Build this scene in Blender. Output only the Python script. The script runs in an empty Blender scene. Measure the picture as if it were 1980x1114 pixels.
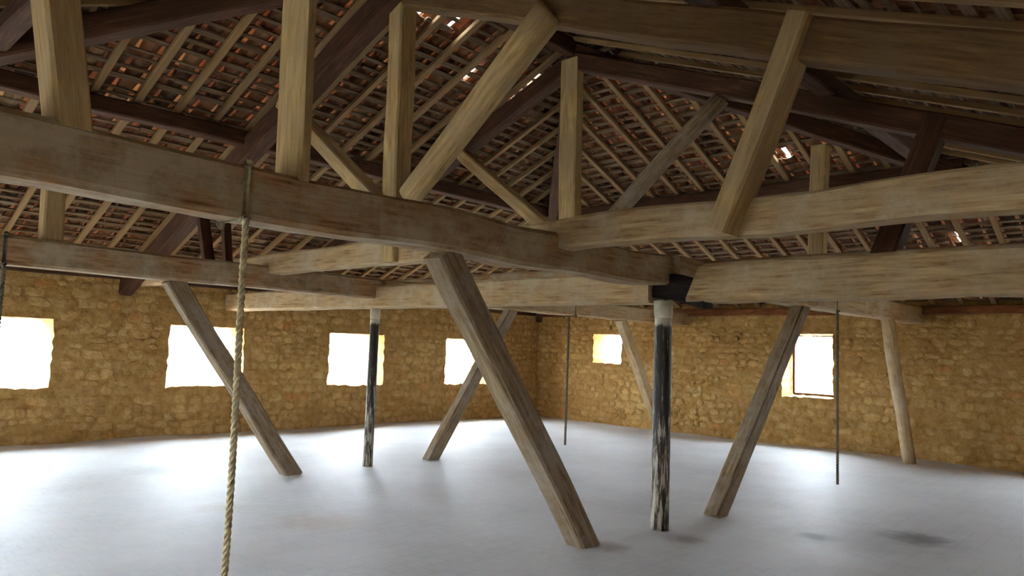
import bpy, math, random
from mathutils import Vector, Matrix, noise

random.seed(7)
scn = bpy.context.scene
COL = scn.collection

# ------------------------------------------------------------------ camera
PITCH, ROLL, YAW, EYE, FPX = math.radians(4.8), math.radians(2.06), math.radians(43.1), 1.6, 1451.0
_fw = Vector((math.cos(YAW), math.sin(YAW), 0)); _rt = Vector((math.sin(YAW), -math.cos(YAW), 0)); _up = Vector((0, 0, 1))
CF = _fw * math.cos(PITCH) + _up * math.sin(PITCH)
_u = _up * math.cos(PITCH) - _fw * math.sin(PITCH)
CR = _rt * math.cos(ROLL) + _u * math.sin(ROLL)
CU = _u * math.cos(ROLL) - _rt * math.sin(ROLL)
CPOS = Vector((0, 0, EYE))
cam_data = bpy.data.cameras.new('camera')
cam_data.sensor_fit = 'HORIZONTAL'; cam_data.sensor_width = 36.0
cam_data.lens = 36.0 * FPX / 1980.0
cam_data.clip_start = 0.05; cam_data.clip_end = 500
cam = bpy.data.objects.new('camera', cam_data); COL.objects.link(cam)
m = Matrix.Identity(4)
for i in range(3):
    m[i][0] = CR[i]; m[i][1] = CU[i]; m[i][2] = -CF[i]; m[i][3] = CPOS[i]
cam.matrix_world = m
scn.camera = cam

# ------------------------------------------------------------------ sky and exposure
world = bpy.data.worlds.new('overcast_sky'); scn.world = world
world.use_nodes = True
bg = world.node_tree.nodes['Background']
bg.inputs[0].default_value = (0.8, 0.91, 1.0, 1); bg.inputs[1].default_value = 46.0
scn.view_settings.view_transform = 'Standard'; scn.view_settings.look = 'None'
scn.view_settings.gamma = 1.0; scn.view_settings.use_curve_mapping = False
scn.view_settings.exposure = 0.62
scn.cycles.max_bounces = 14; scn.cycles.diffuse_bounces = 9

def in_frame(p, margin=20):
    q = Vector(p) - CPOS; z = q.dot(CF)
    if z < 0.2: return 0
    px = 990 + FPX * q.dot(CR) / z; py = 557 - FPX * q.dot(CU) / z
    if -margin < px < 1980 + margin and -margin < py < 1114 + margin: return 1.0 / q.length
    return 0

# ------------------------------------------------------------------ materials
def newmat(name, rough=0.85):
    mt = bpy.data.materials.new(name); mt.use_nodes = True
    nt = mt.node_tree; b = nt.nodes['Principled BSDF']
    b.inputs['Roughness'].default_value = rough
    b.inputs['Specular IOR Level'].default_value = 0.25
    return mt, nt, b
def N(nt, t, **kw):
    n = nt.nodes.new(t)
    for k, v in kw.items():
        if k.startswith('i_'):
            k2 = k[2:]; n.inputs[int(k2) if k2.isdigit() else k2.replace('_', ' ')].default_value = v
        else: setattr(n, k, v)
    return n
def ramp(nt, fac, stops):
    r = nt.nodes.new('ShaderNodeValToRGB'); e = r.color_ramp.elements
    while len(e) < len(stops): e.new(0.5)
    for el, (p, c) in zip(e, stops): el.position = p; el.color = (*c, 1) if len(c) == 3 else c
    nt.links.new(fac, r.inputs[0]); return r
def mixc(nt, fac, a, b, mode='MIX'):
    n = nt.nodes.new('ShaderNodeMix'); n.data_type = 'RGBA'; n.blend_type = mode
    for sock, v in ((0, fac), (6, a), (7, b)):
        if hasattr(v, 'links') or hasattr(v, 'is_output'): nt.links.new(v, n.inputs[sock])
        else: n.inputs[sock].default_value = (*v, 1) if isinstance(v, tuple) else v
    return n.outputs[2]
def bump(nt, b, h, strength, dist):
    n = N(nt, 'ShaderNodeBump'); n.inputs['Strength'].default_value = strength; n.inputs['Distance'].default_value = dist
    nt.links.new(h, n.inputs['Height']); nt.links.new(n.outputs[0], b.inputs['Normal'])

def wood(name, dark, mid, light, dust=0.0, dustcol=(0.5, 0.46, 0.38)):
    mt, nt, b = newmat(name)
    tc = N(nt, 'ShaderNodeTexCoord'); oi = N(nt, 'ShaderNodeObjectInfo')
    add = N(nt, 'ShaderNodeVectorMath', operation='ADD'); nt.links.new(tc.outputs['Object'], add.inputs[0])
    mul = N(nt, 'ShaderNodeVectorMath', operation='SCALE'); mul.inputs[0].default_value = (37, 11, 5)
    nt.links.new(oi.outputs['Random'], mul.inputs['Scale']); nt.links.new(mul.outputs[0], add.inputs[1])
    mp = N(nt, 'ShaderNodeMapping'); mp.inputs['Scale'].default_value = (1.3, 16, 16); nt.links.new(add.outputs[0], mp.inputs[0])
    g = N(nt, 'ShaderNodeTexNoise'); g.inputs['Scale'].default_value = 2.2; g.inputs['Detail'].default_value = 6; g.inputs['Roughness'].default_value = 0.65
    nt.links.new(mp.outputs[0], g.inputs[0])
    big = N(nt, 'ShaderNodeTexNoise'); big.inputs['Scale'].default_value = 2.6; big.inputs['Detail'].default_value = 5; big.inputs['Roughness'].default_value = 0.6
    nt.links.new(add.outputs[0], big.inputs[0])
    c1 = ramp(nt, g.outputs[0], [(0.3, dark), (0.52, mid), (0.75, light)]).outputs[0]
    f = ramp(nt, big.outputs[0], [(0.38, (0, 0, 0)), (0.66, (1, 1, 1))]).outputs[0]
    k = N(nt, 'ShaderNodeMath', operation='MULTIPLY'); k.inputs[1].default_value = 0.7; nt.links.new(f, k.inputs[0])
    c2 = mixc(nt, k.outputs[0], c1, (dark[0] * 0.75, dark[1] * 0.62, dark[2] * 0.5))
    if dust > 0:
        d = N(nt, 'ShaderNodeTexNoise'); d.inputs['Scale'].default_value = 2.6; d.inputs['Detail'].default_value = 8; d.inputs['Roughness'].default_value = 0.7
        nt.links.new(add.outputs[0], d.inputs[0])
        df = ramp(nt, d.outputs[0], [(0.42, (0, 0, 0)), (0.62, (1, 1, 1))]).outputs[0]
        k2 = N(nt, 'ShaderNodeMath', operation='MULTIPLY'); k2.inputs[1].default_value = dust; nt.links.new(df, k2.inputs[0])
        c2 = mixc(nt, k2.outputs[0], c2, dustcol)
    nt.links.new(c2, b.inputs['Base Color'])
    bump(nt, b, g.outputs[0], 0.35, 0.012)
    return mt

M = {}
M['beam'] = wood('old_oak_beam', (0.15, 0.066, 0.024), (0.4, 0.235, 0.11), (0.57, 0.4, 0.225), 0.65, (0.6, 0.52, 0.36))
M['pale_beam'] = wood('dusty_pale_beam', (0.2, 0.1, 0.035), (0.46, 0.315, 0.15), (0.62, 0.46, 0.26), 0.55, (0.65, 0.54, 0.36))
M['yellow'] = wood('yellowed_timber', (0.27, 0.15, 0.05), (0.5, 0.355, 0.15), (0.64, 0.49, 0.25), 0.35, (0.6, 0.5, 0.32))
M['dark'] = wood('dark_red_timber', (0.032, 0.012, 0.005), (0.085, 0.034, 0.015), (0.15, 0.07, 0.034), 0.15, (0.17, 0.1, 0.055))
M['brace'] = wood('grey_brown_brace', (0.1, 0.058, 0.028), (0.25, 0.175, 0.095), (0.42, 0.32, 0.2), 0.4, (0.54, 0.47, 0.36))
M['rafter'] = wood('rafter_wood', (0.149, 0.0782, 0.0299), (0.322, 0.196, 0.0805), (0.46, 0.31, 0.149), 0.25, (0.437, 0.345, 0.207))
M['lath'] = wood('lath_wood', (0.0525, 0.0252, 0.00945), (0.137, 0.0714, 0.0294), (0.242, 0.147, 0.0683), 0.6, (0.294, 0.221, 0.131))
M['chord'] = wood('dim_brown_chord', (0.07, 0.031, 0.01), (0.16, 0.085, 0.03), (0.24, 0.145, 0.06), 0.4, (0.24, 0.165, 0.08))
M['plate'] = wood('rust_red_plate', (0.12, 0.04, 0.014), (0.26, 0.095, 0.03), (0.36, 0.16, 0.055))
M['gap_shade'] = wood('shade_black_wood', (0.006, 0.004, 0.003), (0.015, 0.009, 0.006), (0.05, 0.022, 0.01))  # near-black colour stands for the deep shade in the beam gap

def make_tile_mat():
    mt, nt, b = newmat('terracotta_tile')
    at = N(nt, 'ShaderNodeAttribute', attribute_name='tint'); oi = N(nt, 'ShaderNodeObjectInfo')
    sep = N(nt, 'ShaderNodeSeparateColor'); nt.links.new(at.outputs['Color'], sep.inputs[0])
    ad = N(nt, 'ShaderNodeMath', operation='ADD'); nt.links.new(sep.outputs[0], ad.inputs[0]); nt.links.new(oi.outputs['Random'], ad.inputs[1])
    fr = N(nt, 'ShaderNodeMath', operation='FRACT'); nt.links.new(ad.outputs[0], fr.inputs[0])
    c = ramp(nt, fr.outputs[0], [(0.0, (0.035, 0.012, 0.005)), (0.3, (0.11, 0.037, 0.014)), (0.6, (0.185, 0.068, 0.025)), (0.85, (0.22, 0.11, 0.05)), (1.0, (0.3, 0.21, 0.12))]).outputs[0]
    tc = N(nt, 'ShaderNodeNewGeometry')
    n1 = N(nt, 'ShaderNodeTexNoise'); n1.inputs['Scale'].default_value = 9; n1.inputs['Detail'].default_value = 6; nt.links.new(tc.outputs['Position'], n1.inputs[0])
    f = ramp(nt, n1.outputs[0], [(0.4, (0, 0, 0)), (0.7, (1, 1, 1))]).outputs[0]
    k = N(nt, 'ShaderNodeMath', operation='MULTIPLY'); k.inputs[1].default_value = 0.55; nt.links.new(f, k.inputs[0])
    c = mixc(nt, k.outputs[0], c, (0.22, 0.14, 0.07))
    nt.links.new(c, b.inputs['Base Color']); bump(nt, b, n1.outputs[0], 0.3, 0.01)
    return mt
M['tile'] = make_tile_mat()

def make_wall_mat(name, a, bb, c3, useobj):
    mt, nt, b = newmat(name, 0.95)
    ge = N(nt, 'ShaderNodeNewGeometry')
    n1 = N(nt, 'ShaderNodeTexNoise'); n1.inputs['Scale'].default_value = 8.5; n1.inputs['Detail'].default_value = 8; n1.inputs['Roughness'].default_value = 0.7
    n2 = N(nt, 'ShaderNodeTexNoise'); n2.inputs['Scale'].default_value = 0.9; n2.inputs['Detail'].default_value = 4
    n3 = N(nt, 'ShaderNodeTexNoise'); n3.inputs['Scale'].default_value = 38; n3.inputs['Detail'].default_value = 4
    for n in (n1, n2, n3): nt.links.new(ge.outputs['Position'], n.inputs[0])
    c = ramp(nt, n1.outputs[0], [(0.28, a), (0.5, bb), (0.74, c3)]).outputs[0]
    if useobj:
        at = N(nt, 'ShaderNodeAttribute', attribute_name='tint'); oi = N(nt, 'ShaderNodeObjectInfo')
        sep = N(nt, 'ShaderNodeSeparateColor'); nt.links.new(at.outputs['Color'], sep.inputs[0])
        ad = N(nt, 'ShaderNodeMath', operation='ADD'); nt.links.new(sep.outputs[0], ad.inputs[0]); nt.links.new(oi.outputs['Random'], ad.inputs[1])
        fr = N(nt, 'ShaderNodeMath', operation='FRACT'); nt.links.new(ad.outputs[0], fr.inputs[0])
        t = ramp(nt, fr.outputs[0], [(0, (0.8, 0.72, 0.62)), (0.5, (1, 1, 1)), (0.92, (1.12, 1.08, 1.0)), (1, (0.95, 0.7, 0.52))]).outputs[0]
        c = mixc(nt, 1.0, c, t, 'MULTIPLY')
    f = ramp(nt, n2.outputs[0], [(0.35, (0, 0, 0)), (0.65, (1, 1, 1))]).outputs[0]
    k = N(nt, 'ShaderNodeMath', operation='MULTIPLY'); k.inputs[1].default_value = 0.4; nt.links.new(f, k.inputs[0])
    c = mixc(nt, k.outputs[0], c, (0.33, 0.165, 0.045))
    nt.links.new(c, b.inputs['Base Color'])
    s = N(nt, 'ShaderNodeMath', operation='ADD'); nt.links.new(n1.outputs[0], s.inputs[0])
    h = N(nt, 'ShaderNodeMath', operation='MULTIPLY'); h.inputs[1].default_value = 0.3; nt.links.new(n3.outputs[0], h.inputs[0]); nt.links.new(h.outputs[0], s.inputs[1])
    bump(nt, b, s.outputs[0], 0.9, 0.05)
    return mt
M['wall'] = make_wall_mat('ochre_earth_mortar', (0.2, 0.095, 0.021), (0.41, 0.24, 0.07), (0.55, 0.37, 0.15), False)
M['stone'] = make_wall_mat('ochre_rubble_stone', (0.29, 0.155, 0.045), (0.49, 0.31, 0.115), (0.64, 0.465, 0.23), True)

def make_floor_mat():
    mt, nt, b = newmat('chalky_white_floor', 0.62)
    ge = N(nt, 'ShaderNodeNewGeometry')
    n1 = N(nt, 'ShaderNodeTexNoise'); n1.inputs['Scale'].default_value = 0.55; n1.inputs['Detail'].default_value = 6; n1.inputs['Roughness'].default_value = 0.6
    n2 = N(nt, 'ShaderNodeTexNoise'); n2.inputs['Scale'].default_value = 7; n2.inputs['Detail'].default_value = 6
    for n in (n1, n2): nt.links.new(ge.outputs['Position'], n.inputs[0])
    c = ramp(nt, n1.outputs[0], [(0.3, (0.53, 0.54, 0.55)), (0.5, (0.6, 0.615, 0.63)), (0.7, (0.66, 0.675, 0.695))]).outputs[0]
    c = mixc(nt, 0.12, c, n2.outputs[1], 'SOFT_LIGHT')
    # small square floor tiles, nearly hidden under the whitewash
    mp = N(nt, 'ShaderNodeMapping'); mp.inputs['Rotation'].default_value = (0, 0, 0); mp.inputs['Scale'].default_value = (1, 1, 1)
    nt.links.new(ge.outputs['Position'], mp.inputs[0])
    br = N(nt, 'ShaderNodeTexBrick'); br.offset = 0.5; br.inputs['Scale'].default_value = 1.0
    br.inputs['Brick Width'].default_value = 0.16; br.inputs['Row Height'].default_value = 0.16; br.inputs['Mortar Size'].default_value = 0.008; br.inputs['Mortar Smooth'].default_value = 0.6
    br.inputs['Color1'].default_value = (1, 1, 1, 1); br.inputs['Color2'].default_value = (0.965, 0.965, 0.965, 1); br.inputs['Mortar'].default_value = (0.87, 0.87, 0.86, 1)
    nt.links.new(mp.outputs[0], br.inputs['Vector'])
    wear = ramp(nt, n1.outputs[0], [(0.42, (1, 1, 1)), (0.62, (0.15, 0.15, 0.15))]).outputs[0]
    c = mixc(nt, wear, c, mixc(nt, 1.0, c, br.outputs[0], 'MULTIPLY'))
    # stains, dark patches and the column foot's painted shadow: (x, y, radius along, radius across, strength, colour)
    for (x, y, r, s, col) in [(7.19, 2.74, 0.26, 0.95, (0.06, 0.055, 0.05)), (7.9, 2.1, 0.42, 0.95, (0.05, 0.045, 0.045)), (4.09, 9.5, 0.75, 0.6, (0.25, 0.25, 0.28)),
                              (3.93, 5.94, 0.55, 0.45, (0.45, 0.33, 0.22)), (3.5, 6.95, 0.4, 0.35, (0.4, 0.36, 0.3)), (6.1, 3.5, 0.28, 0.6, (0.2, 0.18, 0.16)), (5.3, 3.75, 0.25, 0.6, (0.22, 0.2, 0.18)),  # patch by the column foot is its shadow painted in; brace foot: dark patch
                              (7.5, 2.45, 1.1, 0.5, (0.3, 0.285, 0.27)), (9.0, 4.6, 0.7, 0.2, (0.35, 0.34, 0.33))]:
        d = N(nt, 'ShaderNodeVectorMath', operation='DISTANCE'); d.inputs[1].default_value = (x, y, 0)
        w = N(nt, 'ShaderNodeVectorMath', operation='MULTIPLY_ADD'); w.inputs[1].default_value = (r * 0.7,) * 3; w.inputs[2].default_value = (-r * 0.35,) * 3
        nt.links.new(n2.outputs[1], w.inputs[0])
        ad = N(nt, 'ShaderNodeVectorMath', operation='ADD'); nt.links.new(ge.outputs['Position'], ad.inputs[0]); nt.links.new(w.outputs[0], ad.inputs[1])
        nt.links.new(ad.outputs[0], d.inputs[0])
        mr = N(nt, 'ShaderNodeMapRange'); mr.interpolation_type = 'SMOOTHSTEP'
        mr.inputs[1].default_value = r; mr.inputs[2].default_value = r * 0.15; mr.inputs[3].default_value = 0; mr.inputs[4].default_value = s
        nt.links.new(d.outputs['Value'], mr.inputs[0])
        c = mixc(nt, mr.outputs[0], c, col)
    nt.links.new(c, b.inputs['Base Color'])
    bump(nt, b, n2.outputs[0], 0.15, 0.01)
    return mt
M['floor'] = make_floor_mat()

def make_column_mat():
    mt, nt, b = newmat('flaking_dark_column', 0.6)
    tc = N(nt, 'ShaderNodeTexCoord')
    mp = N(nt, 'ShaderNodeMapping'); mp.inputs['Scale'].default_value = (1, 9, 9); nt.links.new(tc.outputs['Object'], mp.inputs[0])
    n1 = N(nt, 'ShaderNodeTexNoise'); n1.inputs['Scale'].default_value = 3.5; n1.inputs['Detail'].default_value = 8; n1.inputs['Roughness'].default_value = 0.7; nt.links.new(mp.outputs[0], n1.inputs[0])
    sx = N(nt, 'ShaderNodeSeparateXYZ'); nt.links.new(tc.outputs['Object'], sx.inputs[0])
    pr = ramp(nt, sx.outputs[0], [(0.0, (0.17,) * 3), (0.35, (0.13,) * 3), (0.55, (0.06,) * 3), (0.78, (0, 0, 0)), (0.9, (0.0,) * 3), (0.95, (0.5,) * 3)])
    dv = N(nt, 'ShaderNodeMath', operation='DIVIDE'); dv.inputs[1].default_value = 2.1; nt.links.new(sx.outputs[0], dv.inputs[0]); nt.links.new(dv.outputs[0], pr.inputs[0])
    s = N(nt, 'ShaderNodeMath', operation='ADD'); nt.links.new(n1.outputs[0], s.inputs[0]); nt.links.new(pr.outputs[0], s.inputs[1])
    c = ramp(nt, s.outputs[0], [(0.5, (0.022, 0.015, 0.011)), (0.63, (0.06, 0.045, 0.035)), (0.7, (0.45, 0.4, 0.32)), (0.9, (0.62, 0.57, 0.46))]).outputs[0]
    nt.links.new(c, b.inputs['Base Color']); bump(nt, b, n1.outputs[0], 0.4, 0.01)
    return mt
M['column'] = make_column_mat()

def simple(name, col, rough=0.9, var=0.25, scale=8):
    mt, nt, b = newmat(name, rough)
    tc = N(nt, 'ShaderNodeTexCoord'); n1 = N(nt, 'ShaderNodeTexNoise'); n1.inputs['Scale'].default_value = scale; n1.inputs['Detail'].default_value = 5
    nt.links.new(tc.outputs['Object'], n1.inputs[0])
    c = ramp(nt, n1.outputs[0], [(0.3, tuple(x * (1 - var) for x in col)), (0.7, tuple(min(1, x * (1 + var)) for x in col))]).outputs[0]
    nt.links.new(c, b.inputs['Base Color']); bump(nt, b, n1.outputs[0], 0.25, 0.01); return mt
M['cap'] = simple('whitewashed_cap', (0.52, 0.47, 0.36))
M['rope'] = simple('hemp_rope', (0.5, 0.42, 0.25), 0.95, 0.35, 30)
M['darkrope'] = simple('weathered_rope', (0.14, 0.115, 0.08), 0.95, 0.3, 30)
M['ground'] = simple('pale_gravel_ground', (0.42, 0.41, 0.37), 0.95, 0.2, 0.3)
M['lime'] = simple('lime_capping', (0.4, 0.33, 0.25), 0.95)

# ------------------------------------------------------------------ helpers
def tag(o, label=None, cat=None, group=None, kind=None):
    if label: o['label'] = label
    if cat: o['category'] = cat
    if group: o['group'] = group
    if kind: o['kind'] = kind
    return o
def mesh(name, verts, faces, mat, tints=None, smooth=False):
    me = bpy.data.meshes.new(name); me.from_pydata([tuple(v) for v in verts], [], faces); me.materials.append(mat)
    if tints is not None:
        ca = me.color_attributes.new('tint', 'FLOAT_COLOR', 'POINT')
        buf = []
        for t in tints: buf += [t, t, t, 1.0]
        ca.data.foreach_set('color', buf)
    if smooth:
        me.polygons.foreach_set('use_smooth', [True] * len(me.polygons))
    me.update(); return me
def link(name, me, parent=None, mw=None):
    o = bpy.data.objects.new(name, me); COL.objects.link(o)
    if parent is not None: o.parent = parent
    if mw is not None: o.matrix_local = mw
    return o
def empty(name, loc=(0, 0, 0)):
    o = bpy.data.objects.new(name, None); COL.objects.link(o); o.location = loc; o.empty_display_size = 0.2; return o
def frame(p0, p1, up=(0, 0, 1)):
    p0 = Vector(p0); x = (Vector(p1) - p0).normalized(); up = Vector(up)
    if abs(x.dot(up)) > 0.92: up = Vector((0, 1, 0))
    z = (up - x * x.dot(up)).normalized(); y = z.cross(x)
    mm = Matrix.Identity(4)
    for i in range(3): mm[i][0] = x[i]; mm[i][1] = y[i]; mm[i][2] = z[i]; mm[i][3] = p0[i]
    return mm

def timber_mesh(name, L, w, h, mat, rough=0.012, taper=1.0, rnd=False, seed=0, step=0.3, bow=0.0, ragged=0.0):
    """hewn timber along local X; w along local Y, h along local Z"""
    r = random.Random(seed * 7919 + 13)
    n = max(2, int(L / step)); V = []; F = []
    if rnd:
        k = 14; sec = [(math.cos(2 * math.pi * i / k) * 0.5, math.sin(2 * math.pi * i / k) * 0.5) for i in range(k)]
    else:
        c = 0.09
        sec = [(-.5 + c, -.5), (.5 - c, -.5), (.5, -.5 + c), (.5, .5 - c), (.5 - c, .5), (-.5 + c, .5), (-.5, .5 - c), (-.5, -.5 + c)]
        k = 8
    ph = r.random() * 50
    for i in range(n + 1):
        t = i / n; x = L * t; s = 1 + (taper - 1) * t
        oy = rough * noise.noise(Vector((x * 0.9, ph, 0))) * 1.6; oz = rough * noise.noise(Vector((x * 0.9, 0, ph))) * 1.6 + bow * math.sin(math.pi * t)
        for j, (a, b) in enumerate(sec):
            d = 1 + rough * 3.0 * noise.noise(Vector((x * 2.3, ph + a * 4, b * 4)))
            xr = x
            if ragged and t > 0.9: xr = x + (t - 0.9) * 10 * ragged * (-b * 1.7 + noise.noise(Vector((a * 5, b * 5, ph))))
            V.append((xr, a * w * s * d + oy, b * h * s * d + oz))
    for i in range(n):
        for j in range(k):
            a = i * k + j; b = i * k + (j + 1) % k
            F.append((a, b, b + k, a + k))
    F.append(tuple(reversed(range(k)))); F.append(tuple(range(n * k, n * k + k)))
    return mesh(name, V, F, mat, smooth=rnd)
_seed = [0]
def timber(name, p0, p1, w, h, mat, label, cat, group=None, up=(0, 0, 1), **kw):
    _seed[0] += 1
    L = (Vector(p1) - Vector(p0)).length
    o = link(name, timber_mesh(name, L, w, h, M[mat], seed=_seed[0], **kw), None, frame(p0, p1, up))
    return tag(o, label, cat, group)

# ------------------------------------------------------------------ building dimensions (metres)
XW, XE, YS, YN = -2.9, 14.4, -1.8, 12.5      # inner wall faces
ZE, ZR, RY, RX0, RX1 = 2.65, 5.49, 5.75, 4.45, 7.07   # eave height, ridge height, ridge line
TH = 0.5
SN = (ZR - ZE) / (YN - RY); SS = (ZR - ZE) / (RY - YS); SE_ = (ZR - ZE) / (XE - RX1)

# ------------------------------------------------------------------ floor and ground
def build_floor():
    V = []; F = []; nx, ny = 90, 72
    for j in range(ny + 1):
        for i in range(nx + 1):
            x = XW - 0.05 + (XE - XW + 0.1) * i / nx; y = YS - 0.05 + (YN - YS + 0.1) * j / ny
            z = 0.03 * noise.noise(Vector((x * 0.45, y * 0.45, 3))) + 0.012 * noise.noise(Vector((x * 1.3, y * 1.3, 9)))
            edge = max(0, 1 - (YN - y) / 1.2); z += 0.05 * edge * (0.5 + noise.noise(Vector((x * 0.7, 1, 1))))
            V.append((x, y, z - 0.005))
    for j in range(ny):
        for i in range(nx):
            a = j * (nx + 1) + i; F.append((a, a + 1, a + nx + 2, a + nx + 1))
    o = link('floor', mesh('floor', V, F, M['floor'], smooth=True)); tag(o, 'worn chalky white floor of the loft with dark stains', 'floor', kind='structure')
    s = 220
    g = link('ground', mesh('ground', [(-s, -s, -3.2), (s, -s, -3.2), (s, s, -3.2), (-s, s, -3.2)], [(0, 1, 2, 3)], M['ground']))
    tag(g, 'pale open ground outside, far below the window openings', 'ground', kind='structure')
build_floor()

# ------------------------------------------------------------------ walls with window openings and rubble stones
def smesh(k):
    r = random.Random(100 + k); n = 9; V = []; F = []
    rad = [0.5 * (0.86 + 0.28 * r.random()) for _ in range(n)]
    for lay, (sc, d) in enumerate(((1.0, -0.4), (0.97, 0.45), (0.72, 1.0))):
        for i in range(n):
            a = 2 * math.pi * (i + 0.5 * r.random()) / n
            ex = math.cos(a); ey = math.sin(a); q = 1 / max(abs(ex), abs(ey)) ** 0.7   # squarish lump
            V.append((ex * rad[i] * sc * q, ey * rad[i] * sc * q, d * (0.8 + 0.4 * r.random())))
    V.append((0, 0, 1.05)); c = len(V) - 1
    for lay in range(2):
        for i in range(n):
            a = lay * n + i; b = lay * n + (i + 1) % n; F.append((a, b, b + n, a + n))
    for i in range(n): F.append((2 * n + i, 2 * n + (i + 1) % n, c))
    t = r.random()
    return mesh('stone', V, F, M['stone'], [t] * len(V), smooth=True), V, F
STONES = [smesh(k) for k in range(22)]

def wall(side, origin, along, inward, length, holes, label):
    """origin: inner face bottom-left corner; along: unit vector; inward: unit vector to the room. holes: (a0,a1,z0,z1)"""
    rnd = random.Random(hash(side) % 1000 if False else len(side) * 31 + int(length * 10))
    along = Vector(along); inward = Vector(inward); origin = Vector(origin); top = ZE + 0.06; zb = -0.1
    def lines(lo, hi, cuts, step):
        pts = sorted(set([lo, hi] + [c for c in cuts if lo < c < hi])); out = []
        for a, b in zip(pts, pts[1:]):
            n = max(1, round((b - a) / step)); out += [a + (b - a) * i / n for i in range(n)]
        return out + [hi]
    A = lines(-TH, length + TH, [c for h in holes for c in h[:2]], 0.085); Z = lines(zb, top, [c for h in holes for c in h[2:4]], 0.085)
    idx = {}; V = []; F = []
    def inside(a, z): return any(h[0] < a < h[1] and h[2] < z < h[3] for h in holes)
    def onedge(a, z):
        for h in holes:
            e = 1e-6
            if h[0] - e <= a <= h[1] + e and h[2] - e <= z <= h[3] + e: return h
        return None
    def vert(i, j, back):
        key = (i, j, back)
        if key in idx: return idx[key]
        a, z = A[i], Z[j]; d = -TH if back else 0.014 * noise.noise(Vector((a * 3.1, z * 3.1, 17 + length))) + 0.03 * noise.noise(Vector((a * 0.6, z * 0.7, length)))
        h = onedge(a, z); rr = random.Random(i * 1009 + j * 31)
        if h:
            ja = 0.04 * (rr.random() - 0.35); jz = 0.04 * (rr.random() - 0.35)
            if abs(a - h[0]) < 1e-6: a -= ja
            elif abs(a - h[1]) < 1e-6: a += ja
            if abs(z - h[2]) < 1e-6: z -= jz
            elif abs(z - h[3]) < 1e-6: z += jz * 0.25
            if back:      # splayed reveals: the opening is a little smaller outside
                ca, cz = (h[0] + h[1]) / 2, (h[2] + h[3]) / 2; a = ca + (a - ca) * 0.93; z = cz + (z - cz) * 0.95
        V.append(origin + along * a + Vector((0, 0, z)) + inward * d); idx[key] = len(V) - 1
        return idx[key]
    na, nz = len(A) - 1, len(Z) - 1
    solid = [[not inside((A[i] + A[i + 1]) / 2, (Z[j] + Z[j + 1]) / 2) for j in range(nz)] for i in range(na)]
    flip = along.cross(Vector((0, 0, 1))).dot(inward) < 0
    def add(f): F.append(tuple(reversed(f)) if flip else tuple(f))
    for i in range(na):
        for j in range(nz):
            if not solid[i][j]: continue
            add([vert(i, j, 0), vert(i + 1, j, 0), vert(i + 1, j + 1, 0), vert(i, j + 1, 0)])
            add([vert(i, j + 1, 1), vert(i + 1, j + 1, 1), vert(i + 1, j, 1), vert(i, j, 1)])
            for (di, dj, e) in ((-1, 0, ((i, j + 1), (i, j))), (1, 0, ((i + 1, j), (i + 1, j + 1))), (0, -1, ((i, j), (i + 1, j))), (0, 1, ((i + 1, j + 1), (i, j + 1)))):
                ii, jj = i + di, j + dj
                if ii < 0 or jj < 0 or ii >= na or jj >= nz or not solid[ii][jj]:
                    (p, q), (r, s) = e
                    add([vert(r, s, 0), vert(p, q, 0), vert(p, q, 1), vert(r, s, 1)])
    root = link('wall_' + side, mesh('wall_' + side, V, F, M['wall'], smooth=False)); tag(root, label, 'wall', kind='structure')
    # rubble stones set in the earth mortar
    cand = []; z = 0.02
    while z < ZE - 0.02:
        ch = rnd.uniform(0.09, 0.17); a = rnd.uniform(0, 0.2)
        while a < length:
            wd = rnd.uniform(0.11, 0.34); c = a + wd / 2; zc = z + ch / 2 + rnd.uniform(-0.02, 0.02)
            hw, hh = wd * 0.47, ch * 0.46
            ok = zc + hh < ZE and c + hw < length and not any(c + hw > h[0] - 0.05 and c - hw < h[1] + 0.05 and zc + hh > h[2] - 0.05 and zc - hh < h[3] + 0.05 for h in holes)
            if ok and rnd.random() < 0.86:
                pos = origin + along * c + Vector((0, 0, zc)) + inward * (0.03 * noise.noise(Vector((c * 0.6, zc * 0.7, length))))
                cand.append((in_frame(pos, 10) * wd, pos, wd * 0.9, ch * 0.86, rnd.uniform(0.006, 0.028), rnd.uniform(-0.25, 0.25), rnd.randrange(len(STONES))))
            a += wd
        z += ch
    cand.sort(key=lambda t: -t[0])
    zz = Vector((0, 0, 1)); xx = zz.cross(inward)
    SV = []; SF = []; ST = []
    for i, (s, pos, wd, ch, dep, rot, k) in enumerate(cand):
        me, bv, bf = STONES[k]
        mm = Matrix(((xx.x, zz.x, inward.x, pos.x), (xx.y, zz.y, inward.y, pos.y), (xx.z, zz.z, inward.z, pos.z), (0, 0, 0, 1))) @ Matrix.Rotation(rot, 4, 'Z') @ Matrix.Diagonal((wd, ch, dep, 1))
        if s > 0 and i < 300: link('stone', me, root, mm)
        else:
            b0 = len(SV); t = rnd.random(); SV += [mm @ Vector(v) for v in bv]; ST += [t] * len(bv); SF += [tuple(b0 + q for q in f) for f in bf]
    if SV:
        o = link('rubble_stones', mesh('rubble_stones', SV, SF, M['stone'], ST, smooth=True), root); tag(o, kind='stuff')
    return root
NWIN = [(-0.85, 0.45), (2.17, 3.5), (5.2, 6.49), (8.25, 9.57), (11.28, 12.6)]
EWIN = [(9.97, 10.76, 1.4, 2.07), (5.21, 6.17, 0.92, 2.13), (0.2, 1.2, 0.92, 2.1)]
wall('north', (XW, YN, 0), (1, 0, 0), (0, -1, 0), XE - XW, [(a - XW, b - XW, 0.82, 1.83) for a, b in NWIN], 'long ochre rubble stone wall with a row of four bright openings')
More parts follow.
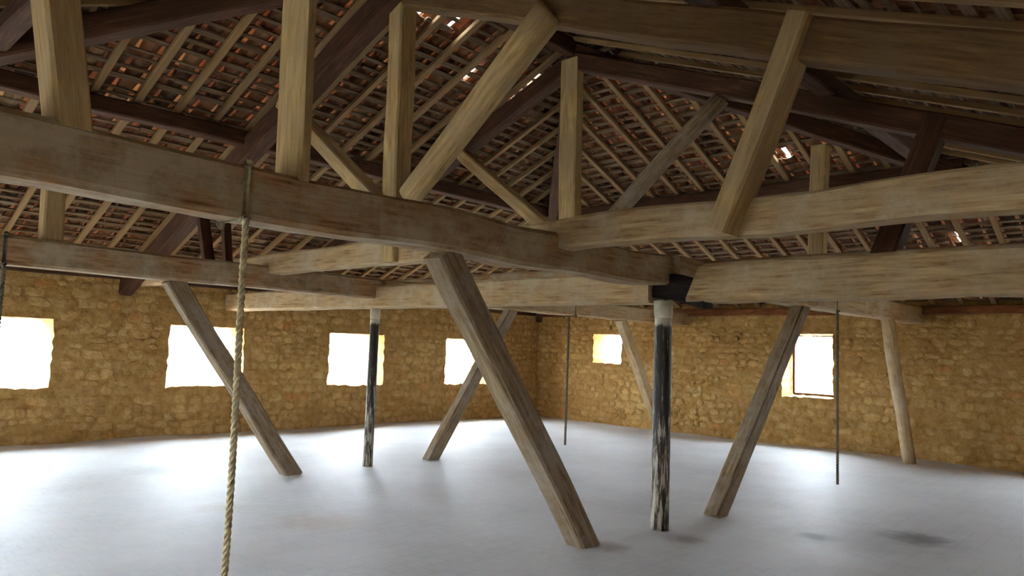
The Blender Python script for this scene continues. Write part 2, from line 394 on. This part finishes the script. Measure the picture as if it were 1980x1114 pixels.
wall('east', (XE, YS, 0), (0, 1, 0), (-1, 0, 0), YN - YS, [(a - YS, b - YS, c, d) for a, b, c, d in EWIN], 'ochre rubble stone wall with a small and a large opening')
wall('south', (XW, YS, 0), (1, 0, 0), (0, 1, 0), XE - XW, [], 'ochre rubble stone wall behind the viewer')
wall('west', (XW, YS, 0), (0, 1, 0), (1, 0, 0), YN - YS, [(2.2, 2.95, 0.8, 1.83), (6.5, 7.8, 0.8, 1.83), (10.1, 11.4, 0.8, 1.83)], 'ochre rubble stone wall left of the viewer')

# window lintels and frames belong to the setting
wn = 0
for a, b in NWIN:
    if b < 2: continue
    wn += 1
    r = empty('window_%d' % wn, ((a + b) / 2, YN + 0.2, 0.82)); tag(r, 'rough unglazed opening, number %d from the left in the long wall' % wn, 'window', kind='structure')
    for nm, p0, p1, w, h, mt in (('lintel', (-(b - a) / 2 - 0.1, 0.07, 1.05), ((b - a) / 2 + 0.1, 0.07, 1.05), 0.4, 0.1, 'brace'),):
        L = p1[0] - p0[0]; _seed[0] += 1
        link(nm, timber_mesh(nm, L, w, h, M[mt], seed=_seed[0], rough=0.006), r, frame(p0, p1))
for k, (a, b, c, d) in enumerate(EWIN[:2]):
    wn += 1
    r = empty('window_%d' % wn, (XE + 0.2, (a + b) / 2, c)); tag(r, ('small high square opening near the far corner' if k == 0 else 'tall opening with a thin wooden frame in the right hand wall'), 'window', kind='structure')
    hw = (b - a) / 2
    _seed[0] += 1
    link('lintel', timber_mesh('lintel', 2 * hw + 0.2, 0.42, 0.1, M['brace'], seed=_seed[0], rough=0.006), r, frame((0.07, -hw - 0.1, d - c + 0.045), (0.07, hw + 0.1, d - c + 0.045)))
    if k == 1:
        z0, z1, y0, y1 = 0.04, d - c - 0.02, -hw + 0.05, hw - 0.07
        for p0, p1 in (((0.2, y0, z0), (0.2, y1, z0)), ((0.2, y0, z1), (0.2, y1, z1)), ((0.2, y0, z0), (0.2, y0, z1)), ((0.2, y1, z0), (0.2, y1, z1))):
            _seed[0] += 1; L = (Vector(p1) - Vector(p0)).length
            link('frame_rail', timber_mesh('frame_rail', L, 0.05, 0.045, M['dark'], seed=_seed[0], rough=0.004), r, frame(p0, p1))

# ------------------------------------------------------------------ roof slopes: rafters, laths, plain tiles
GA = 0.165                  # lath spacing
TP, TG, TL = 0.225, 0.33, 0.43     # canal tile pitch across, exposure, length
RH, RW = 0.055, 0.075        # rafter height, width
LH, LW = 0.022, 0.06        # lath
RAFTERS = []
for k in range(6):
    RAFTERS.append(timber_mesh('rafter', 1.0, 1.0, 1.0, M['rafter'], rough=0.03, seed=500 + k, step=0.12))
LATHS = [timber_mesh('lath', 1.0, 1.0, 1.0, M['lath'], rough=0.16, seed=600 + k, step=0.1) for k in range(6)]
def tile_mesh(k, cover):
    """half-round clay tile, 0.43 m long, tapering; channels lie hollow side up, covers hollow side down"""
    r = random.Random(900 + k + 50 * cover); n = 6; V = []; F = []; th = 0.013
    for y in (0, TL):
        f = y / TL
        R = (0.098 - 0.02 * f if cover else 0.084 + 0.02 * f) * r.uniform(0.96, 1.04)
        lift = (0.022 * (1 - f)) if not cover else 0.03 * (1 - f)
        for rr in (R, R - th):
            for i in range(n + 1):
                a = math.pi * (0.06 + 0.88 * i / n); x = math.cos(a) * rr; z = math.sin(a) * rr * 0.72
                V.append((x, y + 0.01 * (r.random() - .5), (0.062 + z + lift) if cover else (0.075 - z + lift)))
    m_ = n + 1
    for i in range(n):
        F += [(i, i + 1, 2 * m_ + i + 1, 2 * m_ + i), (m_ + i + 1, m_ + i, 3 * m_ + i, 3 * m_ + i + 1), (i + 1, i, m_ + i, m_ + i + 1), (2 * m_ + i, 2 * m_ + i + 1, 3 * m_ + i + 1, 3 * m_ + i)]
    F += [(0, 2 * m_, 3 * m_, m_), (n, m_ + n, 3 * m_ + n, 2 * m_ + n)]
    t = r.random(); nm = 'cover_tile' if cover else 'channel_tile'
    return mesh(nm, V, F, M['tile'], [t] * len(V)), V, F
TILES = [[tile_mesh(k, c) for k in range(16)] for c in (0, 1)]

def roof(side, O, a, run, length_eave, cut0, cut1, first, label, holes=(), slits=()):
    """O: eave corner on the inner wall line (underside of rafters). a: unit along the eave. run: horizontal unit up the slope.
    cut0/cut1: how much the run is cut per unit of plan depth at both ends (hips). first: position of a rafter along a."""
    rnd = random.Random(len(side) * 17 + int(length_eave * 10))
    O = Vector(O); a = Vector(a); run = Vector(run)
    depth = {'north': YN - RY, 'south': RY - YS}.get(side, XE - RX1)
    slope = (ZR - ZE) / depth; cs = 1 / math.sqrt(1 + slope * slope)
    b = (run + Vector((0, 0, slope))) * cs; n = a.cross(b)
    if n.z < 0: n = -n
    SL = depth / cs; OV = 0.62           # slope length, overhang past the inner wall face
    root = empty('roof_' + side, O); tag(root, label, 'roof', kind='structure')
    base = Matrix.Identity(4)
    for i in range(3): base[i][0] = a[i]; base[i][1] = b[i]; base[i][2] = n[i]
    def span(s):                          # range along a at slope distance s
        d = s * cs
        return cut0 * d, length_eave - cut1 * d
    def w(x, s, h): return O + a * x + b * s + n * h
    # rafters
    x = first - 0.449 * math.ceil((first + 0.6) / 0.449)
    k = 0
    while x < length_eave + 0.6:
        smax = SL
        if cut0 > 0: smax = min(smax, x / (cut0 * cs))
        if cut1 > 0: smax = min(smax, (length_eave - x) / (cut1 * cs))
        if smax > 0.1:
            L = smax + OV
            mm = Matrix.Translation(a * x + b * (-OV) + n * (RH / 2)) @ base @ Matrix.Rotation(math.pi / 2, 4, 'Z') @ Matrix.Diagonal((L, RW * rnd.uniform(.88, 1.1), RH, 1))
            link('rafter', RAFTERS[k % 6], root, mm); k += 1
        x += 0.449 + rnd.uniform(-0.008, 0.008)
    # laths, broken where tiles have slipped
    s = -OV + 0.03; k = 0
    while s < SL - 0.01:
        x0, x1 = span(s); cuts = [x0]
        for (hx, hs) in sorted(holes):
            if abs(s - hs) < GA * 0.95: cuts += [hx - 0.1, hx + 0.1]
        cuts.append(x1)
        for q in range(0, len(cuts), 2):
            p0, p1 = cuts[q], cuts[q + 1]
            while p1 - p0 > 0.12:           # rough split laths in lengths of two to three metres
                L = min(p1 - p0, rnd.uniform(1.6, 3.2)); 
                if p1 - p0 - L < 0.5: L = p1 - p0
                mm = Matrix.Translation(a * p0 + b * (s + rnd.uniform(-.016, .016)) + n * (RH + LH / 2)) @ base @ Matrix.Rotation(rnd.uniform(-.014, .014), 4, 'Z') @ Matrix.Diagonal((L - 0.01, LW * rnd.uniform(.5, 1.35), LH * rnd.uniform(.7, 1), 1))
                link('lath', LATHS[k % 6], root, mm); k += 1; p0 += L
        s += GA
    # canal tiles: channels first, then covers over the gaps between them
    for cover in (0, 1):
        cand = []; s = -OV - 0.1
        while s < SL + 0.02:
            x0, x1 = span(s + 0.15); x0 -= 0.14; x1 += 0.14
            x = math.floor(x0 / TP) * TP + (TP / 2 if cover else 0)
            while x < x1 + TP / 2:
                if x > x0 - TP / 2:
                    drop = False
                    for (hx, hs) in (slits if cover else holes):
                        if abs(x - hx) <= TP * 0.5 and s - 0.03 < hs < s + TL - 0.03: drop = True
                    if not drop: cand.append((in_frame(w(x, s + 0.1, RH + LH), 5), x, s))
                x += TP
            s += TG
        cand.sort(key=lambda t: -t[0]); SV = []; SF = []; ST = []
        for i, (sc, x, s) in enumerate(cand):
            mm = Matrix.Translation(a * x + b * (s + rnd.uniform(-.02, .02)) + n * (RH + LH)) @ base @ Matrix.Rotation(rnd.uniform(-.03, .03), 4, 'Z')
            k = rnd.randrange(16); me, bv, bf = TILES[cover][k]
            if sc > 0 and i < 300: link(me.name.split('.')[0], me, root, mm)
            else:
                b0 = len(SV); t = rnd.random(); SV += [mm @ Vector(v) for v in bv]; ST += [t] * len(bv); SF += [tuple(b0 + q for q in f) for f in bf]
        nm = 'cover_tiles' if cover else 'channel_tiles'
        o = link(nm, mesh(nm, SV, SF, M['tile'], ST), root); tag(o, kind='stuff')
    return root
CN = (RX0 - XW) / (YN - RY); CE = (YN - RY) / (XE - RX1); CNE = (XE - RX1) / (YN - RY)
# slipped or missing tiles: (position along the eave, distance up the slope)
HOLES_N = [(8.64, 6.808), (8.036, 6.821)]; SLITS_N = [(8.38, 6.962), (9.354, 5.967), (10.184, 6.498), (10.187, 6.074)]
HOLES_E = [(4.236 - YS, 4.746), (2.737 - YS, 2.191)]; SLITS_E = [(3.985 - YS, 6.6)]
roof('north', (XW, YN, ZE), (1, 0, 0), (0, -1, 0), XE - XW, CN, CNE, 2.63 - XW, 'tiled roof slope rising from the long wall on rafters and laths', HOLES_N, SLITS_N)
roof('east', (XE, YS, ZE), (0, 1, 0), (-1, 0, 0), YN - YS, (RY - YS) / (XE - RX1), CE, 5.74 - YS, 'tiled hip end roof slope above the right hand wall', HOLES_E, SLITS_E)
roof('south', (XW, YS, ZE), (1, 0, 0), (0, 1, 0), XE - XW, (RX0 - XW) / (RY - YS), (XE - RX1) / (RY - YS), 4.32 - XW, 'tiled roof slope overhead seen along its rafters')
roof('west', (XW, YS, ZE), (0, 1, 0), (1, 0, 0), YN - YS, (RY - YS) / (XE - RX1), CE, 5.6 - YS, 'tiled hip end roof slope behind the viewer to the left')
def capping(p0, p1):
    p0 = Vector(p0); p1 = Vector(p1); f = frame(p0, p1); L = (p1 - p0).length; V = []; F = []
    sec = [(-0.34, -0.1), (-0.14, 0.06), (0, 0.1), (0.14, 0.06), (0.34, -0.1), (0.32, -0.14), (0, 0.04), (-0.32, -0.14)]
    for x in (0, L):
        for (y, z) in sec: V.append((x, y, z))
    for j in range(8): F.append((j, (j + 1) % 8, 8 + (j + 1) % 8, 8 + j))
    F.append(tuple(range(7, -1, -1))); F.append(tuple(range(8, 16)))
    return V, F, f
up_ = RH + LH + 0.13
caps = empty('roof_capping', (RX0, RY, ZR)); tag(caps, 'mortared capping along the ridge and hips of the roof', 'roof capping', kind='structure')
e = 0.62
for p0, p1 in (((RX0, RY, ZR + up_), (RX1, RY, ZR + up_)), ((RX1, RY, ZR + up_), (XE + e, YN + e, ZE - e * SN + up_)), ((RX1, RY, ZR + up_), (XE + e, YS - e, ZE - e * SN + up_)),
               ((RX0, RY, ZR + up_), (XW - e, YN + e, ZE - e * SN + up_)), ((RX0, RY, ZR + up_), (XW - e, YS - e, ZE - e * SN + up_))):
    V, F, f = capping(p0, p1); f = Matrix.Translation((-RX0, -RY, -ZR)) @ f
    link('capping_strip', mesh('capping_strip', V, F, M['lime']), caps, f)

# ------------------------------------------------------------------ main timbers
G1 = 'lower floor beams'
# long beams lying along the ridge direction on the cross beam
timber('tie_beam', (XW - 0.06, 3.89, 2.395), (6.22, 3.89, 2.41), 0.27, 0.29, 'beam', 'thick mottled brown beam crossing the foreground from the upper left', 'beam', G1, rough=0.028)
timber('tie_beam', (6.28, 3.82, 2.42), (XE + 0.06, 3.8, 2.47), 0.26, 0.3, 'pale_beam', 'beam beyond the dark column running to the right hand wall', 'beam', G1)
timber('tie_beam', (XW - 0.06, 8.34, 2.37), (6.2, 8.34, 2.37), 0.27, 0.27, 'beam', 'far brown beam on the left ending above the slim column', 'beam', G1)
timber('tie_beam', (6.26, 8.34, 2.38), (XE + 0.06, 8.34, 2.42), 0.26, 0.27, 'pale_beam', 'greyish beam beyond the slim column running towards the far corner', 'beam', G1)
timber('cross_beam', (6.24, 3.93, 2.26), (6.24, YN + 0.06, 2.27), 0.28, 0.3, 'pale_beam', 'pale cross beam between the two columns reaching the long wall', 'beam', G1)
timber('cross_beam', (6.24, YS - 0.06, 2.285), (6.24, 3.46, 2.29), 0.28, 0.35, 'pale_beam', 'broad pale cross beam right of the dark column', 'beam', G1, ragged=0.12, rough=0.02)
cs_ = timber('gap_shade_stump', (6.26, 3.36, 2.235), (6.26, 3.97, 2.235), 0.2, 0.235, 'gap_shade', 'rotten beam end coloured as deep shade in the gap above the dark column', 'beam end', rough=0.12, step=0.06)  # block added in the gap; its black paints the deep shade there
G2 = 'roof trusses'
timber('truss_tie', (4.62, YN + 0.06, 2.53), (4.62, YS - 0.06, 2.545), 0.2, 0.24, 'pale_beam', 'weathered truss tie beam crossing on top of the foreground beam', 'beam', G2, rough=0.025)
timber('truss_tie', (7.17, YN + 0.06, 2.5), (7.17, YS - 0.06, 2.5), 0.2, 0.22, 'beam', 'far truss tie beam just behind the cross beam', 'beam', G2)
# principals (top chord)
timber('principal_rafter', (4.53, RY - 0.02, 5.11), (4.53, -1.75, 2.225), 0.2, 0.27, 'chord', 'broad upper truss chord along the top right of the view', 'rafter', G2, rough=0.015)
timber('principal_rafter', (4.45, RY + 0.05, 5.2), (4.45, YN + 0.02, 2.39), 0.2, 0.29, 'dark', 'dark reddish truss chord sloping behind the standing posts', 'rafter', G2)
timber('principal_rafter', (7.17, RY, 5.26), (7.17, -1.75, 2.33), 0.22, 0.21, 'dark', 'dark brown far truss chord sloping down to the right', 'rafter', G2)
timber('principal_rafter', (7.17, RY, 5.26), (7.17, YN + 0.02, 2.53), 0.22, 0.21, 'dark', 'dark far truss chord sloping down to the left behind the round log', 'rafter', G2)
# king posts, struts
timber('king_post', (4.55, 5.855, 2.42), (4.55, 5.91, 5.2), 0.21, 0.21, 'yellow', 'tall yellowish king post left of the round log', 'post', G2)
timber('king_post', (7.12, 5.74, 2.45), (7.12, 5.76, 5.26), 0.15, 0.26, 'yellow', 'far king post in the middle below the meeting hips', 'post', G2)
timber('truss_strut', (4.45, 5.9, 2.95), (4.45, 7.95, 4.42), 0.15, 0.2, 'yellow', 'pale strut leaning left from the foot of the near king post', 'strut', G2, up=(1, 0, 0))
timber('log_strut', (4.42, 5.5, 3.02), (4.42, 3.82, 4.34), 0.23, 0.23, 'yellow', 'thick round pale log slanting up to the right', 'log', G2, rnd=True, taper=1.18)
timber('truss_strut', (7.14, 6.05, 3.1), (7.14, 7.72, 4.35), 0.16, 0.17, 'yellow', 'thin pale strut leaning left from the far king post', 'strut', G2, up=(1, 0, 0))
timber('truss_strut', (7.14, 5.2, 3.12), (7.14, 3.74, 4.36), 0.19, 0.19, 'brace', 'grey rounded strut slanting right from the far king post', 'strut', G2, rnd=True)
timber('truss_strut', (4.47, 2.31, 2.42), (4.47, 1.78, 3.72), 0.145, 0.25, 'yellow', 'squared yellow strut between the weathered tie and the broad upper chord', 'strut', G2, up=(1, 0, 0))
timber('truss_strut', (7.14, 2.17, 2.45), (7.14, 1.68, 3.75), 0.2, 0.2, 'dark', 'dark leaning strut of the far truss at the right', 'strut', G2, up=(1, 0, 0))
# hips and purlins
G3 = 'hip rafters and purlins'
dz = -0.13
for p1, lab in (((XE - 0.02, YN - 0.02, ZE - 0.08), 'hip rafter dropping from the far king post to the far corner'), ((XE - 0.02, YS + 0.02, ZE - 0.08), 'dark hip rafter dropping to the right from the far king post'),):
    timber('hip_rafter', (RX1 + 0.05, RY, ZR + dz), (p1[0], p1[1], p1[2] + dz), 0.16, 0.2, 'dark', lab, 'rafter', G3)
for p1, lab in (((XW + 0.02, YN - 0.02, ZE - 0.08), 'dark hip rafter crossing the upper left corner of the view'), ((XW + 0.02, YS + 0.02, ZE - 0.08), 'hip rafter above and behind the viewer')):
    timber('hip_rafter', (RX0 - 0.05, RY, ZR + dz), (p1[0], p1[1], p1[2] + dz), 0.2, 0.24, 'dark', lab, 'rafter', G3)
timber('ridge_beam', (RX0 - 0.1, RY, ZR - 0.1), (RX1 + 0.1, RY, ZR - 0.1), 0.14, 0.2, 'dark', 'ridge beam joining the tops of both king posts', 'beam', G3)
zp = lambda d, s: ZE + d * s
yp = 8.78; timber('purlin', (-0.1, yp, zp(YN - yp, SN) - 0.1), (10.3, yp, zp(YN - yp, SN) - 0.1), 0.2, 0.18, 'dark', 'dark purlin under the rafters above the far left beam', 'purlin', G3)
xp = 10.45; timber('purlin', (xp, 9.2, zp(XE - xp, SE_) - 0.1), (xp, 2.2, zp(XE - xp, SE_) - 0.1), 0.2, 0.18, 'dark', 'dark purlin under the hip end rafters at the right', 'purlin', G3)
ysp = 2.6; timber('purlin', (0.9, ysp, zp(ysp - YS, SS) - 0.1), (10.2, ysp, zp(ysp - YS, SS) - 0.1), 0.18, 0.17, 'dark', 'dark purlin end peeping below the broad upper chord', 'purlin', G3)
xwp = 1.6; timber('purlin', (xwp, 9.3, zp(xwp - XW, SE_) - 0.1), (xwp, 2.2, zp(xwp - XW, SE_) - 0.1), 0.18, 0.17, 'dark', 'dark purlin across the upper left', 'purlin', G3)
timber('wall_plate', (XW, YN - 0.02, 2.56), (XE, YN - 0.02, 2.56), 0.14, 0.14, 'dark', 'reddish brown wall plate along the top of the long wall', 'beam', G3)
timber('wall_plate', (XE - 0.02, YS, 2.56), (XE - 0.02, YN, 2.56), 0.14, 0.14, 'plate', 'rust red wall plate along the top of the right hand wall', 'beam', G3)
# posts standing on the beams
G4 = 'posts standing on the beams'
timber('beam_post', (1.085, 3.87, 2.52), (0.8, 3.87, 4.1), 0.15, 0.24, 'yellow', 'leftmost leaning post on the foreground beam with one dark face', 'post', G4)
timber('beam_post', (2.26, 3.9, 2.52), (2.22, 3.9, 4.3), 0.06, 0.3, 'yellow', 'broad upright yellowish post on the foreground beam', 'post', G4)
timber('beam_post', (2.25, 8.36, 2.49), (2.25, 8.62, 4.12), 0.18, 0.2, 'yellow', 'post on the far left beam seen below the foreground beam', 'post', G4)
timber('truss_strut', (4.42, 9.5, 2.42), (4.42, 9.95, 3.5), 0.1, 0.14, 'dark', 'left of two slender dark struts behind the far left beam', 'strut', G2, up=(1, 0, 0))
timber('truss_strut', (4.42, 9.0, 2.42), (4.42, 9.3, 3.6), 0.08, 0.1, 'dark', 'right of two slender dark struts behind the far left beam', 'strut', G2, up=(1, 0, 0))
timber('beam_post', (9.72, 3.72, 2.57), (9.66, 3.66, 4.4), 0.16, 0.2, 'yellow', 'short post under the right hand hip with a pale edge', 'post', G4)

# slanting braces from floor to beams
G5 = 'slanting floor braces'
def brace(p0, p1, w, h, label, mat='brace', **kw): timber('floor_brace', p0, p1, w, h, mat, label, 'brace', G5, up=(0, 1, 0), **kw)
brace((5.22, 3.93, -0.04), (3.46, 3.93, 2.28), 0.2, 0.2, 'large foreground brace slanting from floor up to the mottled beam')
brace((5.1, 8.35, -0.04), (3.44, 8.35, 2.26), 0.2, 0.17, 'brace at the left slanting in front of a bright opening')
brace((7.28, 8.33, -0.04), (8.9, 8.33, 2.27), 0.18, 0.16, 'brace leaning right behind the large foreground brace')
brace((7.17, 3.78, -0.04), (9.45, 3.8, 2.33), 0.19, 0.17, 'brace leaning right beside the dark column')
brace((13.6, 8.36, -0.04), (12.0, 8.34, 2.3), 0.19, 0.17, 'far pale brace partly hidden behind the dark column', 'pale_beam')
brace((13.72, 3.72, -0.04), (12.85, 3.8, 2.36), 0.2, 0.2, 'pale round brace near the right hand wall', 'pale_beam', rnd=True)

# ------------------------------------------------------------------ columns
def column(x, y, r, top, label, tilt=0.0):
    root = empty('column', (x, y, 0)); tag(root, label, 'column', 'round columns under the cross beam')
    V = []; F = []; k = 20; n = 26
    for i in range(n + 1):
        z = (top - 0.12) * i / n; rr = r * (1.03 - 0.08 * i / n) * (1 + 0.03 * noise.noise(Vector((z * 2, x, y))))
        for j in range(k):
            a = 2 * math.pi * j / k; V.append((z, rr * math.cos(a) + tilt * (top - z), rr * math.sin(a)))
    for i in range(n):
        for j in range(k): F.append((i * k + j, i * k + (j + 1) % k, (i + 1) * k + (j + 1) % k, (i + 1) * k + j))
    F.append(tuple(range(k - 1, -1, -1))); F.append(tuple(n * k + j for j in range(k)))
    link('shaft', mesh('shaft', V, F, M['column'], smooth=True), root, frame((0, 0, -0.02), (0, 0, 1)))
    def drum(nm, z0, prof, mat):
        V = []; F = []
        for (z, q) in prof:
            for j in range(k): a = 2 * math.pi * j / k; V.append((q * math.cos(a), q * math.sin(a), z0 + z))
        m_ = len(prof)
        for i in range(m_ - 1):
            for j in range(k): F.append((i * k + j, i * k + (j + 1) % k, (i + 1) * k + (j + 1) % k, (i + 1) * k + j))
        F.append(tuple(range(k - 1, -1, -1))); F.append(tuple((m_ - 1) * k + j for j in range(k)))
        link(nm, mesh(nm, V, F, M[mat], smooth=True), root)
    drum('capital', top - 0.16, [(0, r * 0.98), (0.03, r * 1.05), (0.1, r * 1.08), (0.165, r * 1.12)], 'cap')
column(6.24, 3.84, 0.085, 2.125, 'thick dark flaking column under the rotten beam junction')
column(6.22, 8.36, 0.065, 2.125, 'slim dark column standing in front of a bright opening')

# ------------------------------------------------------------------ hanging ropes
def rope(top, bottom, r, mat, label, loop=None, sway=0.0, pitch=0.11):
    root = empty('hanging_rope', bottom); tag(root, label, 'rope', 'hanging ropes')
    top = Vector(top); bottom = Vector(bottom); L = (top - bottom).length; f = frame(bottom, top); V = []; F = []
    turns = L / pitch; n = int(turns * 7); k = 5
    for s in range(3):
        b0 = len(V)
        for i in range(n + 1):
            t = i / n; a = 2 * math.pi * (t * turns + s / 3); cx = sway * math.sin(math.pi * t * 1.5) 
            cy, cz = math.cos(a) * r * 0.52, math.sin(a) * r * 0.52
            for j in range(k):
                q = 2 * math.pi * j / k; V.append((t * L, cx + cy + math.cos(q) * r * 0.56, cz + math.sin(q) * r * 0.56))
        for i in range(n):
            for j in range(k): F.append((b0 + i * k + j, b0 + i * k + (j + 1) % k, b0 + (i + 1) * k + (j + 1) % k, b0 + (i + 1) * k + j))
    link('rope_length', mesh('rope_length', V, F, M[mat], smooth=True), root, Matrix.Translation(-bottom) @ f)
    if loop:     # loop round the beam: half width in Y, half height in Z, beam centre
        hy, hz, c = loop; V = []; F = []; k = 7; path = []
        for (sy, sz) in ((1, 1), (1, -1), (-1, -1), (-1, 1)):
            for d in (-1, 1):
                path.append((sy * (hy - 0.03 * (d * sz * sy > 0)), sz * (hz - 0.03 * (d * sz * sy < 0))))
        m_ = len(path)
        for i, (y, z) in enumerate(path):
            q = math.atan2(z, y)
            for j in range(k):
                p = 2 * math.pi * j / k; V.append((c[0] + math.sin(p) * r, c[1] + y + math.cos(p) * r * math.cos(q), c[2] + z + math.cos(p) * r * math.sin(q)))
        for i in range(m_):
            for j in range(k): F.append((i * k + j, i * k + (j + 1) % k, ((i + 1) % m_) * k + (j + 1) % k, ((i + 1) % m_) * k + j))
        link('beam_loop', mesh('beam_loop', V, F, M[mat], smooth=True), root, Matrix.Translation(-bottom))
    return root
rope((1.91, 3.72, 2.25), (1.91, 3.74, 0.0), 0.019, 'rope', 'long yellowish twisted rope hanging from the foreground beam', (0.16, 0.17, (1.91, 3.89, 2.4)), 0.01)
rope((1.84, 8.19, 2.25), (1.84, 8.19, 1.62), 0.02, 'darkrope', 'short frayed rope end at the left edge', (0.16, 0.16, (1.84, 8.34, 2.37)))
rope((10.35, 3.68, 2.3), (10.35, 3.68, 0.0), 0.018, 'darkrope', 'thin dark rope beside the tall opening at the right', (0.155, 0.175, (10.35, 3.81, 2.445)))
rope((10.43, 8.35, 2.3), (10.4, 8.33, 0.0), 0.022, 'darkrope', 'thin dark rope hanging near the far corner', (0.155, 0.165, (10.43, 8.34, 2.4)))
